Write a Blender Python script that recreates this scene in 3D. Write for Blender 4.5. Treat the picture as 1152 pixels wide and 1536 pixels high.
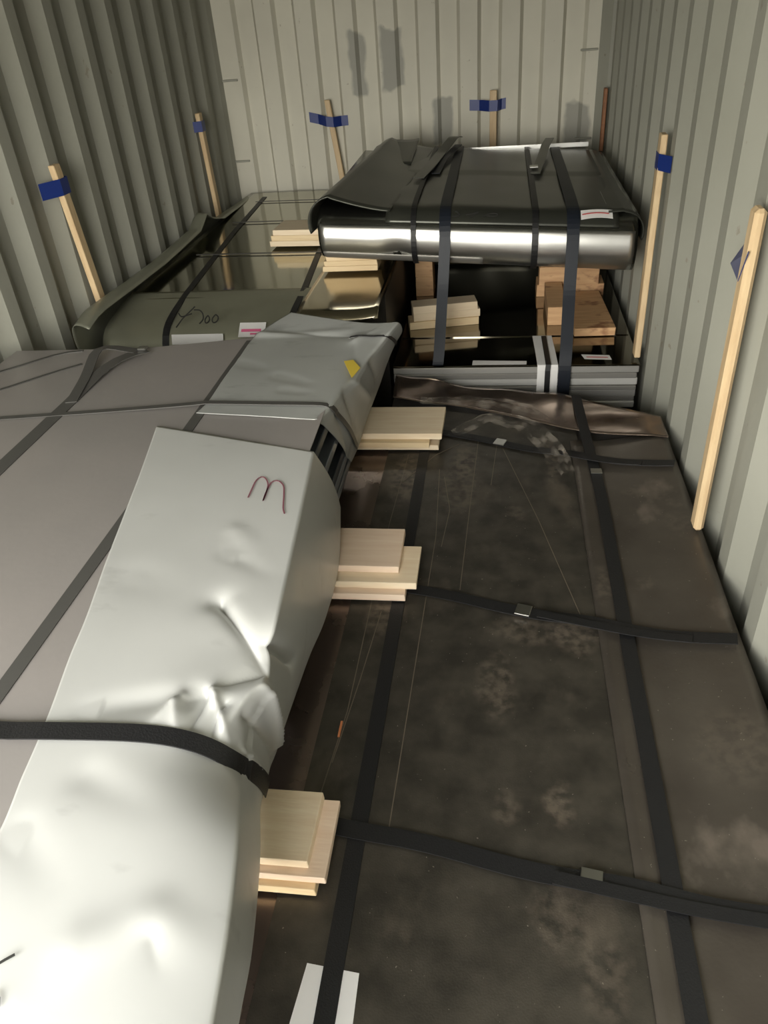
import bpy, bmesh, math, random
from mathutils import Vector, Matrix, noise

for o in list(bpy.data.objects):
    bpy.data.objects.remove(o)
S = bpy.context.scene
C = S.collection
PI = math.pi

# ------------------------------------------------------------------ camera
H = 1.85                      # height of the lens above the container floor
cd = bpy.data.cameras.new('camera')
cam = bpy.data.objects.new('camera', cd)
C.objects.link(cam)
ax = Vector((0.9897767, 0.12553752, -0.06769355))       # image right
dn = Vector((0.01533554, -0.56554522, -0.8245747))      # image down
fw = Vector((-0.14179882, 0.8151067, -0.56168866))      # view direction
M3 = Matrix((ax, -dn, -fw)).transposed().to_4x4()
M3.translation = Vector((0, 0, H))
cam.matrix_world = M3
cd.sensor_fit = 'VERTICAL'
cd.sensor_height = 36.0
cd.sensor_width = 27.0
cd.lens = 1146.72 / 1536 * 36.0
cd.clip_start = 0.02
S.camera = cam

# ------------------------------------------------------------------ daylight outside the open end
w = bpy.data.worlds.new('daylight')
S.world = w
w.use_nodes = True
nt = w.node_tree
nt.nodes.clear()
out = nt.nodes.new('ShaderNodeOutputWorld')
bg = nt.nodes.new('ShaderNodeBackground')
tc = nt.nodes.new('ShaderNodeTexCoord')
sp = nt.nodes.new('ShaderNodeSeparateXYZ')
rp = nt.nodes.new('ShaderNodeValToRGB')
mr = nt.nodes.new('ShaderNodeMapRange')
mr.inputs['From Min'].default_value = -1
nt.links.new(tc.outputs['Generated'], sp.inputs[0])
nt.links.new(sp.outputs['Z'], mr.inputs['Value'])
nt.links.new(mr.outputs[0], rp.inputs[0])
e = rp.color_ramp.elements
e[0].position = 0.0
e[0].color = (0.30, 0.285, 0.25, 1)
e[1].position = 1.0
e[1].color = (0.95, 0.98, 1.0, 1)
a = e.new(0.485)
a.color = (0.60, 0.57, 0.50, 1)
a = e.new(0.515)
a.color = (1.5, 1.44, 1.28, 1)
a = e.new(0.72)
a.color = (1.45, 1.43, 1.36, 1)
nt.links.new(rp.outputs[0], bg.inputs[0])
bg.inputs[1].default_value = 6.0
nt.links.new(bg.outputs[0], out.inputs[0])

pl = bpy.data.lights.new('doorway_portal', 'AREA')       # guides sampling of the sky through the open end
pl.shape = 'RECTANGLE'
pl.size = 1.60
pl.size_y = 2.36
pl.cycles.is_portal = True
po = bpy.data.objects.new('doorway_portal', pl)
C.objects.link(po)
po.location = (-0.93, -0.62, 1.19)
po.rotation_euler = (PI / 2, 0, 0)

S.view_settings.view_transform = 'Standard'
S.view_settings.look = 'None'
S.view_settings.gamma = 1
S.view_settings.use_curve_mapping = False
S.view_settings.exposure = 1.42


# ------------------------------------------------------------------ materials
def mat(name, col, rough=0.5, metal=0.0, var=0.0, col2=None, scale=6.0, rvar=0.0, bump=0.0, bscale=40.0,
        stretch=(1, 1, 1), detail=4.0, lo=0.35, hi=0.65, spec=0.5, coat=0.0):
    m = bpy.data.materials.new(name)
    m.use_nodes = True
    n = m.node_tree.nodes
    L = m.node_tree.links
    b = n['Principled BSDF']
    b.inputs['Base Color'].default_value = (*col, 1)
    b.inputs['Roughness'].default_value = rough
    b.inputs['Metallic'].default_value = metal
    b.inputs['Specular IOR Level'].default_value = spec
    b.inputs['Coat Weight'].default_value = coat
    t = n.new('ShaderNodeTexCoord')
    mp = n.new('ShaderNodeMapping')
    mp.inputs['Scale'].default_value = stretch
    L.new(t.outputs['Object'], mp.inputs[0])
    m['map'] = mp.name
    if col2 is not None:
        nz = n.new('ShaderNodeTexNoise')
        nz.inputs['Scale'].default_value = scale
        nz.inputs['Detail'].default_value = detail
        L.new(mp.outputs[0], nz.inputs['Vector'])
        r = n.new('ShaderNodeValToRGB')
        r.color_ramp.elements[0].position = lo
        r.color_ramp.elements[0].color = (*col, 1)
        r.color_ramp.elements[1].position = hi
        r.color_ramp.elements[1].color = (*col2, 1)
        L.new(nz.outputs['Fac'], r.inputs[0])
        L.new(r.outputs[0], b.inputs['Base Color'])
    if rvar:
        nr = n.new('ShaderNodeTexNoise')
        nr.inputs['Scale'].default_value = scale * 1.7
        nr.inputs['Detail'].default_value = 5
        L.new(mp.outputs[0], nr.inputs['Vector'])
        q = n.new('ShaderNodeMapRange')
        q.inputs['From Min'].default_value = 0.3
        q.inputs['From Max'].default_value = 0.7
        q.inputs['To Min'].default_value = max(0.02, rough - rvar)
        q.inputs['To Max'].default_value = rough + rvar
        L.new(nr.outputs['Fac'], q.inputs['Value'])
        L.new(q.outputs[0], b.inputs['Roughness'])
    if bump:
        nb = n.new('ShaderNodeTexNoise')
        nb.inputs['Scale'].default_value = bscale
        nb.inputs['Detail'].default_value = 3
        L.new(mp.outputs[0], nb.inputs['Vector'])
        bp = n.new('ShaderNodeBump')
        bp.inputs['Strength'].default_value = bump
        bp.inputs['Distance'].default_value = 0.01
        L.new(nb.outputs['Fac'], bp.inputs['Height'])
        L.new(bp.outputs[0], b.inputs['Normal'])
    return m


def node_noise(m, scale, lo, hi, stretch=(1, 1, 1), detail=4, loc=(0, 0, 0)):
    n = m.node_tree.nodes
    L = m.node_tree.links
    t = n.new('ShaderNodeTexCoord')
    mp = n.new('ShaderNodeMapping')
    mp.inputs['Scale'].default_value = stretch
    mp.inputs['Location'].default_value = loc
    L.new(t.outputs['Object'], mp.inputs[0])
    nz = n.new('ShaderNodeTexNoise')
    nz.inputs['Scale'].default_value = scale
    nz.inputs['Detail'].default_value = detail
    L.new(mp.outputs[0], nz.inputs['Vector'])
    q = n.new('ShaderNodeMapRange')
    q.inputs['From Min'].default_value = lo
    q.inputs['From Max'].default_value = hi
    L.new(nz.outputs['Fac'], q.inputs['Value'])
    return q.outputs[0]


def over(m, fac, col, amount=1.0):
    """lay a second colour over a material's base colour where fac is high"""
    n = m.node_tree.nodes
    L = m.node_tree.links
    b = n['Principled BSDF']
    mx = n.new('ShaderNodeMix')
    mx.data_type = 'RGBA'
    src = b.inputs['Base Color'].links
    if src:
        L.new(src[0].from_socket, mx.inputs[6])
    else:
        mx.inputs[6].default_value = b.inputs['Base Color'].default_value
    mx.inputs[7].default_value = (*col, 1)
    k = n.new('ShaderNodeMath')
    k.operation = 'MULTIPLY'
    k.inputs[1].default_value = amount
    L.new(fac, k.inputs[0])
    L.new(k.outputs[0], mx.inputs[0])
    L.new(mx.outputs[2], b.inputs['Base Color'])


def box_mask(m, c, h, soft=0.02):
    """soft-edged box around point c with half sizes h, in object space"""
    n = m.node_tree.nodes
    L = m.node_tree.links
    t = n.new('ShaderNodeTexCoord')
    nz = n.new('ShaderNodeTexNoise')
    nz.inputs['Scale'].default_value = 9
    L.new(t.outputs['Object'], nz.inputs['Vector'])
    s = n.new('ShaderNodeVectorMath')
    s.operation = 'SUBTRACT'
    L.new(t.outputs['Object'], s.inputs[0])
    s.inputs[1].default_value = c
    ad = n.new('ShaderNodeVectorMath')
    ad.operation = 'MULTIPLY_ADD'
    L.new(nz.outputs['Color'], ad.inputs[0])
    ad.inputs[1].default_value = (0.06, 0.06, 0.14)
    L.new(s.outputs[0], ad.inputs[2])
    ab = n.new('ShaderNodeVectorMath')
    ab.operation = 'ABSOLUTE'
    L.new(ad.outputs[0], ab.inputs[0])
    x = n.new('ShaderNodeSeparateXYZ')
    L.new(ab.outputs[0], x.inputs[0])
    res = None
    for i in range(3):
        q = n.new('ShaderNodeMapRange')
        q.inputs['From Min'].default_value = h[i] + soft
        q.inputs['From Max'].default_value = h[i]
        L.new(x.outputs[i], q.inputs['Value'])
        if res is None:
            res = q.outputs[0]
        else:
            mm = n.new('ShaderNodeMath')
            mm.operation = 'MULTIPLY'
            L.new(res, mm.inputs[0])
            L.new(q.outputs[0], mm.inputs[1])
            res = mm.outputs[0]
    return res


def blob(m, c, rx, ry, nscale=14.0, dist=0.06, lo=0.55, hi=1.0):
    n = m.node_tree.nodes
    L = m.node_tree.links
    t = n.new('ShaderNodeTexCoord')
    nz = n.new('ShaderNodeTexNoise')
    nz.inputs['Scale'].default_value = nscale
    nz.inputs['Detail'].default_value = 8
    L.new(t.outputs['Object'], nz.inputs['Vector'])
    ad = n.new('ShaderNodeVectorMath')
    ad.operation = 'MULTIPLY_ADD'
    L.new(nz.outputs['Color'], ad.inputs[0])
    ad.inputs[1].default_value = (dist, dist, 0)
    L.new(t.outputs['Object'], ad.inputs[2])
    mp = n.new('ShaderNodeVectorMath')
    mp.operation = 'SUBTRACT'
    L.new(ad.outputs[0], mp.inputs[0])
    mp.inputs[1].default_value = (c[0] + dist / 2, c[1] + dist / 2, 0)
    sc_ = n.new('ShaderNodeVectorMath')
    sc_.operation = 'MULTIPLY'
    L.new(mp.outputs[0], sc_.inputs[0])
    sc_.inputs[1].default_value = (1 / rx, 1 / ry, 0)
    ln = n.new('ShaderNodeVectorMath')
    ln.operation = 'LENGTH'
    L.new(sc_.outputs[0], ln.inputs[0])
    q = n.new('ShaderNodeMapRange')
    q.inputs['From Min'].default_value = hi
    q.inputs['From Max'].default_value = lo
    L.new(ln.outputs['Value'], q.inputs['Value'])
    # broken up by fine grain
    g = n.new('ShaderNodeTexNoise')
    g.inputs['Scale'].default_value = 45
    g.inputs['Detail'].default_value = 6
    L.new(t.outputs['Object'], g.inputs['Vector'])
    q2 = n.new('ShaderNodeMapRange')
    q2.inputs['From Min'].default_value = 0.38
    q2.inputs['From Max'].default_value = 0.62
    L.new(g.outputs['Fac'], q2.inputs['Value'])
    mu = n.new('ShaderNodeMath')
    mu.operation = 'MULTIPLY'
    L.new(q.outputs[0], mu.inputs[0])
    L.new(q2.outputs[0], mu.inputs[1])
    return mu.outputs[0]


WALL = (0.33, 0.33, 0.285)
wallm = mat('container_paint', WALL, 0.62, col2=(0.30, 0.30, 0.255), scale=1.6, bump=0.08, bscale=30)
over(wallm, node_noise(wallm, 3.0, 0.60, 0.74, (1, 1, 0.35)), (0.26, 0.25, 0.21), 0.6)
over(wallm, node_noise(wallm, 26.0, 0.70, 0.74, (1, 1, 0.6)), (0.17, 0.14, 0.10), 0.5)
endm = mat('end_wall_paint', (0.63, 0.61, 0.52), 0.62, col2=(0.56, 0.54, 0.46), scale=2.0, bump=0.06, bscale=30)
for c, h in (((-0.83, 5.32, 1.56), (0.035, 0.3, 0.16)), ((-0.62, 5.32, 1.58), (0.055, 0.3, 0.15)),
             ((-0.32, 5.32, 1.22), (0.05, 0.3, 0.12)), ((0.50, 5.32, 1.15), (0.06, 0.3, 0.12))):
    over(endm, box_mask(endm, c, h), (0.25, 0.25, 0.225), 0.75)
over(endm, node_noise(endm, 24.0, 0.70, 0.75), (0.2, 0.16, 0.11), 0.5)
ceilm = mat('ceiling_paint', (0.30, 0.30, 0.255), 0.6, bump=0.05)
floorm = mat('plywood_floor', (0.16, 0.09, 0.045), 0.6, col2=(0.10, 0.055, 0.03), scale=3, stretch=(8, 1, 1))
metal_dark = mat('painted_steel', (0.19, 0.19, 0.165), 0.5)

STAINS = [(0.014, 1.297, 0.055, 0.13, 0.7), (0.144, 0.987, 0.04, 0.06, 0.9), (-0.098, 2.367, 0.05, 0.14, 0.6), (0.063, 2.035, 0.05, 0.05, 0.5),
          (-0.115, 2.20, 0.08, 0.22, 0.5), (0.20, 2.37, 0.03, 0.2, 0.6), (0.215, 1.49, 0.07, 0.09, 0.9), (0.10, 1.50, 0.13, 0.06, 0.6),
          (-0.30, 2.25, 0.07, 0.2, 0.8), (0.20, 0.66, 0.05, 0.09, 0.5), (0.13, 0.746, 0.07, 0.08, 0.5), (0.036, 0.971, 0.03, 0.05, 0.6), (-0.29, 1.55, 0.06, 0.14, 0.7)]
STAINS_R = [(0.304, 1.684, 0.03, 0.10, 0.8), (0.518, 1.139, 0.10, 0.12, 0.6), (0.42, 1.689, 0.05, 0.03, 0.6), (0.55, 1.95, 0.05, 0.07, 0.5), (0.45, 2.15, 0.06, 0.03, 0.6)]
brown = mat('dark_brown_sheet', (0.085, 0.072, 0.060), 0.36, 0.55, col2=(0.135, 0.118, 0.098), scale=3.5, rvar=0.09,
            bump=0.05, bscale=120, detail=8)
over(brown, node_noise(brown, 7.0, 0.62, 0.72, (1, 0.7, 1), 8, (3, 1, 0)), (0.30, 0.25, 0.21), 0.55)
over(brown, node_noise(brown, 130.0, 0.73, 0.76, (1, 1, 1), 2), (0.4, 0.36, 0.30), 0.6)
brown_mid = mat('dark_textured_sheet', (0.050, 0.045, 0.037), 0.38, 0.5, col2=(0.088, 0.078, 0.063), scale=14, rvar=0.08,
                bump=0.10, bscale=260, detail=10)
over(brown_mid, node_noise(brown_mid, 4.5, 0.60, 0.72, (1.4, 0.8, 1), 12, (0.4, 2, 0)), (0.20, 0.165, 0.13), 0.5)
over(brown_mid, node_noise(brown_mid, 120.0, 0.73, 0.76, (1, 1, 1), 2), (0.4, 0.36, 0.30), 0.6)
BX, BY = -0.5, 1.2      # the pack's own origin
for (x, y, rx, ry, k) in STAINS:
    over(brown_mid, blob(brown_mid, (x - BX, y - BY), rx, ry), (0.26, 0.21, 0.165), 0.6 * k)
for (x, y, rx, ry, k) in STAINS_R:
    over(brown, blob(brown, (x - BX, y - BY), rx, ry), (0.24, 0.20, 0.16), 0.5 * k)
pinkish = mat('brown_satin_sheet', (0.27, 0.205, 0.17), 0.27, 0.85, col2=(0.21, 0.165, 0.14), scale=3, rvar=0.05)
endcov = mat('brown_glossy_sheet', (0.30, 0.235, 0.195), 0.20, 0.85, col2=(0.22, 0.175, 0.145), scale=4, rvar=0.08,
             bump=0.12, bscale=9)
grey = mat('grey_mauve_sheet', (0.300, 0.275, 0.262), 0.42, 0.25, col2=(0.262, 0.245, 0.235), scale=2.2, rvar=0.05,
           bump=0.03, bscale=60)
silver = mat('pale_silver_sheet', (0.57, 0.575, 0.56), 0.42, 0.35, col2=(0.53, 0.535, 0.52), scale=2.5, rvar=0.05)
over(silver, node_noise(silver, 5.0, 0.64, 0.76, (1, 2.2, 1), 6, (2, 4, 1)), (0.30, 0.30, 0.29), 0.55)
silver2 = mat('dull_silver_sheet', (0.46, 0.47, 0.455), 0.42, 0.4, col2=(0.40, 0.41, 0.40), scale=2.5, rvar=0.05)
over(silver2, node_noise(silver2, 6.0, 0.60, 0.74, (1, 2.5, 1), 6, (5, 4, 1)), (0.25, 0.25, 0.245), 0.7)
bluesteel = mat('blue_grey_sheet_edge', (0.33, 0.365, 0.41), 0.35, 0.7)
bluedark = mat('dark_sheet_edge', (0.10, 0.112, 0.13), 0.4, 0.6)
olive = mat('olive_mirror_sheet', (0.40, 0.39, 0.31), 0.10, 1.0, bump=0.02, bscale=5, rvar=0.03)
olive_flap = mat('olive_satin_sheet', (0.31, 0.315, 0.25), 0.42, 0.5, col2=(0.26, 0.265, 0.21), scale=4)
olive_front = mat('olive_front_sheet', (0.33, 0.33, 0.25), 0.42, 0.5, col2=(0.28, 0.28, 0.21), scale=4, rvar=0.05)
tan = mat('tan_mirror_sheet', (0.50, 0.45, 0.34), 0.16, 1.0)
black_sheet = mat('black_gloss_sheet', (0.13, 0.132, 0.115), 0.20, 0.95, col2=(0.10, 0.102, 0.09), scale=3, bump=0.02, bscale=8)
steel_bright = mat('bright_steel_sheet', (0.74, 0.74, 0.72), 0.33, 1.0, bump=0.04, bscale=6)
black_cover = mat('black_olive_cover', (0.060, 0.062, 0.050), 0.33, 0.5, col2=(0.045, 0.047, 0.040), scale=4)
black_in = mat('black_rim', (0.012, 0.012, 0.012), 0.6)
stackm = mat('black_mirror_sheet', (0.27, 0.25, 0.205), 0.07, 1.0)
edge = [mat('steel_edge_%s' % n, c, 0.42, 0.55) for n, c in
        (('pale', (0.72, 0.71, 0.68)), ('mid', (0.30, 0.29, 0.27)), ('dull', (0.40, 0.39, 0.37)))]
body_dark = mat('dark_pack_side', (0.06, 0.055, 0.05), 0.5, 0.3)
strapm = mat('black_strapping', (0.008, 0.008, 0.009), 0.50, 0.0, bump=0.15, bscale=300)
strapg = mat('charcoal_strapping', (0.060, 0.058, 0.054), 0.45)
strapb = mat('blue_black_strapping', (0.009, 0.012, 0.019), 0.50, 0.0, spec=0.3)
sealm = mat('steel_seal', (0.45, 0.45, 0.43), 0.3, 1.0)
tape = mat('blue_tape', (0.010, 0.028, 0.17), 0.42)
paper = mat('white_paper', (0.74, 0.73, 0.72), 0.7)
pinkp = mat('pink_print', (0.70, 0.14, 0.28), 0.7)
redp = mat('red_print', (0.50, 0.10, 0.10), 0.7)
yellow = mat('yellow_sticker', (0.62, 0.46, 0.05), 0.6)
brownp = mat('brown_print', (0.16, 0.10, 0.02), 0.6)
ink = mat('black_ink', (0.02, 0.02, 0.018), 0.6)
redink = mat('faded_red_ink', (0.17, 0.055, 0.075), 0.6)
scr = mat('scratch_bare_metal', (0.17, 0.14, 0.105), 0.5, 0.3)
orange = mat('orange_splinter', (0.55, 0.20, 0.08), 0.6)


def woodmat(name, a, b2, knots=False):
    m = mat(name, a, 0.58, col2=b2, scale=7.0, stretch=(1.0, 9.0, 9.0), detail=5, lo=0.3, hi=0.7, bump=0.05, bscale=25)
    if knots:
        over(m, node_noise(m, 9.0, 0.60, 0.70, (1, 1.6, 1.6)), (0.20, 0.07, 0.03), 0.8)
    return m


woods = [woodmat('pale_pine', (0.86, 0.73, 0.54), (0.78, 0.62, 0.43)),
         woodmat('yellow_pine', (0.82, 0.66, 0.42), (0.72, 0.54, 0.32)),
         woodmat('pink_pine', (0.86, 0.69, 0.54), (0.78, 0.59, 0.44))]
woodk = woodmat('knotty_pine', (0.66, 0.42, 0.22), (0.52, 0.30, 0.15), True)
woodo = woodmat('orange_pine', (0.30, 0.13, 0.055), (0.22, 0.09, 0.04))
stakem = mat('stake_pine', (0.66, 0.50, 0.30), 0.55, col2=(0.56, 0.40, 0.23), scale=6, stretch=(9, 9, 1), bump=0.04)

film = bpy.data.materials.new('clear_plastic_film')
film.use_nodes = True
n_ = film.node_tree.nodes
l_ = film.node_tree.links
bs = n_['Principled BSDF']
bs.inputs['Base Color'].default_value = (0.62, 0.55, 0.47, 1)
bs.inputs['Roughness'].default_value = 0.22
bs.inputs['Alpha'].default_value = 0.2
tn = n_.new('ShaderNodeTexCoord')
nn = n_.new('ShaderNodeTexNoise')
nn.inputs['Scale'].default_value = 14
l_.new(tn.outputs['Object'], nn.inputs['Vector'])
qq = n_.new('ShaderNodeMapRange')
qq.inputs['From Min'].default_value = 0.45
qq.inputs['From Max'].default_value = 0.75
qq.inputs['To Min'].default_value = 0.03
qq.inputs['To Max'].default_value = 0.45
l_.new(nn.outputs['Fac'], qq.inputs['Value'])
l_.new(qq.outputs[0], bs.inputs['Alpha'])


# ------------------------------------------------------------------ helpers
def wloc(p):
    v = Vector((0, 0, 0))
    while p is not None:
        v += p.location
        p = p.parent
    return v


def obj(name, verts, faces, m, parent=None, smooth=False, label=None, solid=0.0, offset=-1.0, bevel=0.0, origin=None):
    """one mesh object; verts in world coordinates"""
    me = bpy.data.meshes.new(name)
    o = bpy.data.objects.new(name, me)
    C.objects.link(o)
    if parent is not None:
        o.parent = parent
        base = wloc(parent)
    else:
        base = Vector(origin) if origin is not None else Vector((0, 0, 0))
        o.location = base
    me.from_pydata([tuple(Vector(v) - base) for v in verts], [], faces)
    me.update()
    bm = bmesh.new()
    bm.from_mesh(me)
    bmesh.ops.recalc_face_normals(bm, faces=bm.faces)
    if bevel:
        bmesh.ops.bevel(bm, geom=bm.edges[:], offset=bevel, segments=1, affect='EDGES', profile=0.5)
    bm.to_mesh(me)
    bm.free()
    for mm in (m if isinstance(m, (list, tuple)) else [m]):
        me.materials.append(mm)
    if smooth:
        for p in me.polygons:
            p.use_smooth = True
    if solid:
        md = o.modifiers.new('thickness', 'SOLIDIFY')
        md.thickness = solid
        md.offset = offset
    if label:
        o['label'] = label
    return o


def thing(name, label, cat, loc, group=None):
    o = bpy.data.objects.new(name, None)
    C.objects.link(o)
    o.location = loc
    o.empty_display_size = 0.1
    o['label'] = label
    o['category'] = cat
    if group:
        o['group'] = group
    return o


def tag(o, label, cat, group=None):
    o['label'] = label
    o['category'] = cat
    if group:
        o['group'] = group
    return o


def boxv(x0, x1, y0, y1, z0, z1):
    v = [(x0, y0, z0), (x1, y0, z0), (x1, y1, z0), (x0, y1, z0), (x0, y0, z1), (x1, y0, z1), (x1, y1, z1), (x0, y1, z1)]
    f = [(0, 3, 2, 1), (4, 5, 6, 7), (0, 1, 5, 4), (1, 2, 6, 5), (2, 3, 7, 6), (3, 0, 4, 7)]
    return v, f


def prism(poly, z0, z1):
    n = len(poly)
    v = [(x, y, z0) for x, y in poly] + [(x, y, z1) for x, y in poly]
    f = [tuple(range(n))[::-1], tuple(range(n, 2 * n))]
    f += [(i, (i + 1) % n, n + (i + 1) % n, n + i) for i in range(n)]
    return v, f


def grid(P):
    """faces over a 2-D list of points"""
    R = len(P)
    Q = len(P[0])
    v = [p for r in P for p in r]
    f = [(i * Q + j, i * Q + j + 1, (i + 1) * Q + j + 1, (i + 1) * Q + j) for i in range(R - 1) for j in range(Q - 1)]
    return v, f


def resample(pts, step):
    pts = [Vector(p) for p in pts]
    res = [pts[0]]
    for a, b in zip(pts, pts[1:]):
        n = max(1, int((b - a).length / step))
        for i in range(1, n + 1):
            res.append(a.lerp(b, i / n))
    return res


def smoothpts(pts, it=2):
    for _ in range(it):
        q = [pts[0]]
        for i in range(1, len(pts) - 1):
            q.append((pts[i - 1] + pts[i] * 2 + pts[i + 1]) / 4)
        q.append(pts[-1])
        pts = q
    return pts


def ribbon(name, pts, width, m, parent=None, nrm=(0, 0, 1), t=0.003, step=0.03, it=2, normals=None, label=None, side=None):
    P = smoothpts(resample(pts, step), it) if normals is None else [Vector(p) for p in pts]
    V = []
    for i, p in enumerate(P):
        tg = (P[min(i + 1, len(P) - 1)] - P[max(i - 1, 0)]).normalized()
        n = Vector(normals[i] if normals else nrm).normalized()
        s = Vector(side).normalized() if side else tg.cross(n).normalized()
        n = s.cross(tg).normalized()
        hw = s * width / 2
        V += [p - hw, p + hw, p + hw + n * t, p - hw + n * t]
    F = [(3, 2, 1, 0)]
    k = len(P)
    for i in range(k - 1):
        a = i * 4
        b = a + 4
        for j in range(4):
            F.append((a + j, a + (j + 1) % 4, b + (j + 1) % 4, b + j))
    F.append(((k - 1) * 4, (k - 1) * 4 + 1, (k - 1) * 4 + 2, (k - 1) * 4 + 3))
    return obj(name, V, F, m, parent, label=label)


def lines(name, strokes, width, m, parent, nrm=(0, 0, 1), t=0.0008, label=None):
    """several thin strokes in one mesh (handwriting)"""
    V = []
    F = []
    n = Vector(nrm).normalized()
    for st in strokes:
        P = smoothpts(resample(st, 0.008), 2)
        b0 = len(V)
        for i, p in enumerate(P):
            tg = (P[min(i + 1, len(P) - 1)] - P[max(i - 1, 0)]).normalized()
            s = tg.cross(n).normalized() * width / 2
            V += [p - s, p + s, p + s + n * t, p - s + n * t]
        for i in range(len(P) - 1):
            a = b0 + i * 4
            for j in range(4):
                F.append((a + j, a + (j + 1) % 4, a + 4 + (j + 1) % 4, a + 4 + j))
    o = obj(name, V, F, m, parent, label=label)
    if len(strokes) > 1:
        o['kind'] = 'stuff'
    return o


def struct(name, v, f, m, **k):
    o = obj(name, v, f, m, **k)
    o['kind'] = 'structure'
    return o


# ------------------------------------------------------------------ the container
XL, XR, YB, YF, ZT = -1.73, 0.626, 5.30, -0.60, 2.39


def corr_side(x, out, phase):
    """trapezoid corrugation of a side wall, profile in plan; returns (x, y) list"""
    pts = []
    y = YF - 0.3 + phase
    seg = (0.070, 0.068, 0.072, 0.068)
    d = (0, 0, 1, 1)
    while y < YB + 0.3:
        pts += [(x, y), (x, y + seg[0]), (x + out * 0.036, y + seg[0] + seg[1]),
                (x + out * 0.036, y + seg[0] + seg[1] + seg[2])]
        y += sum(seg)
    r = []
    for i in range(len(pts) - 1):
        (xa, ya), (xb, yb) = pts[i], pts[i + 1]
        if yb < YF or ya > YB:
            continue
        if ya < YF:
            xa, ya = xa + (xb - xa) * (YF - ya) / (yb - ya), YF
        if yb > YB:
            xb, yb = xa + (xb - xa) * (YB - ya) / (yb - ya), YB
        if not r:
            r.append((xa, ya))
        r.append((xb, yb))
    return r


def wall_from_profile(name, prof, thick, m):
    """prof: plan polyline; thick: vector added for the outer skin"""
    n = len(prof)
    q = [(x + thick[0], y + thick[1]) for x, y in prof]
    v, f = [], []
    for (x, y) in prof:
        v += [(x, y, 0), (x, y, ZT)]
    for (x, y) in q:
        v += [(x, y, 0), (x, y, ZT)]
    for i in range(n - 1):
        a = 2 * i
        f.append((a, a + 2, a + 3, a + 1))
        b = 2 * n + 2 * i
        f.append((b, b + 1, b + 3, b + 2))
        f.append((a + 1, a + 3, b + 3, b + 1))
        f.append((a, b, b + 2, a + 2))
    f.append((0, 1, 2 * n + 1, 2 * n))
    a = 2 * n - 2
    f.append((a, 4 * n - 2, 4 * n - 1, a + 1))
    return struct(name, v, f, m)


wall_left = wall_from_profile('wall_left', corr_side(XL, -1, 0.03), (-0.04, 0), wallm)
wall_right = wall_from_profile('wall_right', corr_side(XR, 1, 0.12), (0.04, 0), wallm)
prof = [(XL - 0.08, YB), (-1.60, YB)]
x = -1.60
k = 0
while x < 0.50:
    if k % 2 == 0:
        prof += [(x + 0.020, YB + 0.036), (x + 0.122, YB + 0.036)]
    else:
        prof += [(x + 0.020, YB), (x + 0.122, YB)]
    x += 0.122
    k += 1
prof += [(x + 0.02, YB), (XR + 0.08, YB)]
wall_back = wall_from_profile('wall_back', prof, (0, 0.04), endm)
struct('floor', *boxv(XL - 0.08, XR + 0.08, YF, YB + 0.08, -0.08, 0.0), floorm)
struct('ceiling', *boxv(XL - 0.08, XR + 0.08, YF, YB + 0.08, ZT, ZT + 0.06), ceilm)
# door frame of the open end: sill, header and posts outside the picture
struct('trim_1', *boxv(XL - 0.08, XR + 0.08, YF - 0.10, YF, ZT - 0.09, ZT + 0.06), metal_dark)
struct('trim_2', *boxv(XL - 0.08, XL - 0.0, YF - 0.10, YF, 0, ZT - 0.09), metal_dark)
struct('trim_3', *boxv(XR, XR + 0.08, YF - 0.10, YF, 0, ZT - 0.09), metal_dark)
# unseen right door leaf, added shut to cut the daylight from that side
dp = [(-0.13, YF - 0.02), (-0.08, YF - 0.02)]
for q in range(3):
    xx0 = -0.08 + q * 0.235
    dp += [(xx0 + 0.03, YF - 0.05), (xx0 + 0.12, YF - 0.05), (xx0 + 0.15, YF - 0.02), (xx0 + 0.235, YF - 0.02)]
dp += [(XR + 0.0, YF - 0.02)]
dr = wall_from_profile('added_door_1', dp, (0, -0.03), wallm)
# corner posts at the closed end
struct('trim_4', *prism([(XL - 0.02, YB - 0.002), (XL + 0.012, YB - 0.002), (XL + 0.0, YB - 0.05), (XL - 0.02, YB - 0.05)], 0, ZT), wallm)
struct('trim_5', *prism([(XR + 0.02, YB - 0.002), (XR - 0.06, YB - 0.002), (XR - 0.005, YB - 0.06), (XR + 0.02, YB - 0.06)], 0, ZT), wallm)
for x0, z in ((-1.72, 1.455), (-1.72, 0.99), (0.46, 1.49), (0.46, 1.02)):
    o = obj('lashing_bar', *boxv(x0, x0 + 0.10, YB - 0.014, YB - 0.001, z - 0.006, z + 0.006), wallm, wall_back, bevel=0.003)


# ------------------------------------------------------------------ brown pack on the right half of the floor
Zb = 0.45
bp = thing('steel_sheet_pack', 'wide dark brown steel sheet pack lying flat along the right wall in the foreground', 'metal sheets', (-0.5, 1.2, 0))
out_poly = [(-1.64, -0.45), (0.592, -0.45), (0.592, 2.50), (0.56, 2.66), (0.26, 2.82), (-0.12, 2.90), (-0.42, 3.00), (-0.42, 2.76), (-1.64, 2.76)]
obj('pack_body', *prism(out_poly, 0.002, Zb - 0.012), body_dark, bp)
obj('cover_sheet', *prism([(-1.64, -0.45), (-0.39, -0.45), (-0.385, 1.3), (-0.375, 2.40), (-0.39, 2.76), (-1.64, 2.76)], Zb - 0.011, Zb - 0.005), pinkish, bp,
    label='smoother reddish brown cover sheet beside the silver wrapped pack')
obj('cover_sheet', *prism([(-0.40, -0.45), (0.30, -0.45), (0.30, 2.62), (-0.385, 2.80)], Zb - 0.0045, Zb), brown_mid, bp,
    label='dark textured middle cover sheet with dusty smudges')
def zr(x):
    return Zb + 0.0045 + 0.040 * (max(0.0, x - 0.36) / 0.24) ** 1.3
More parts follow.
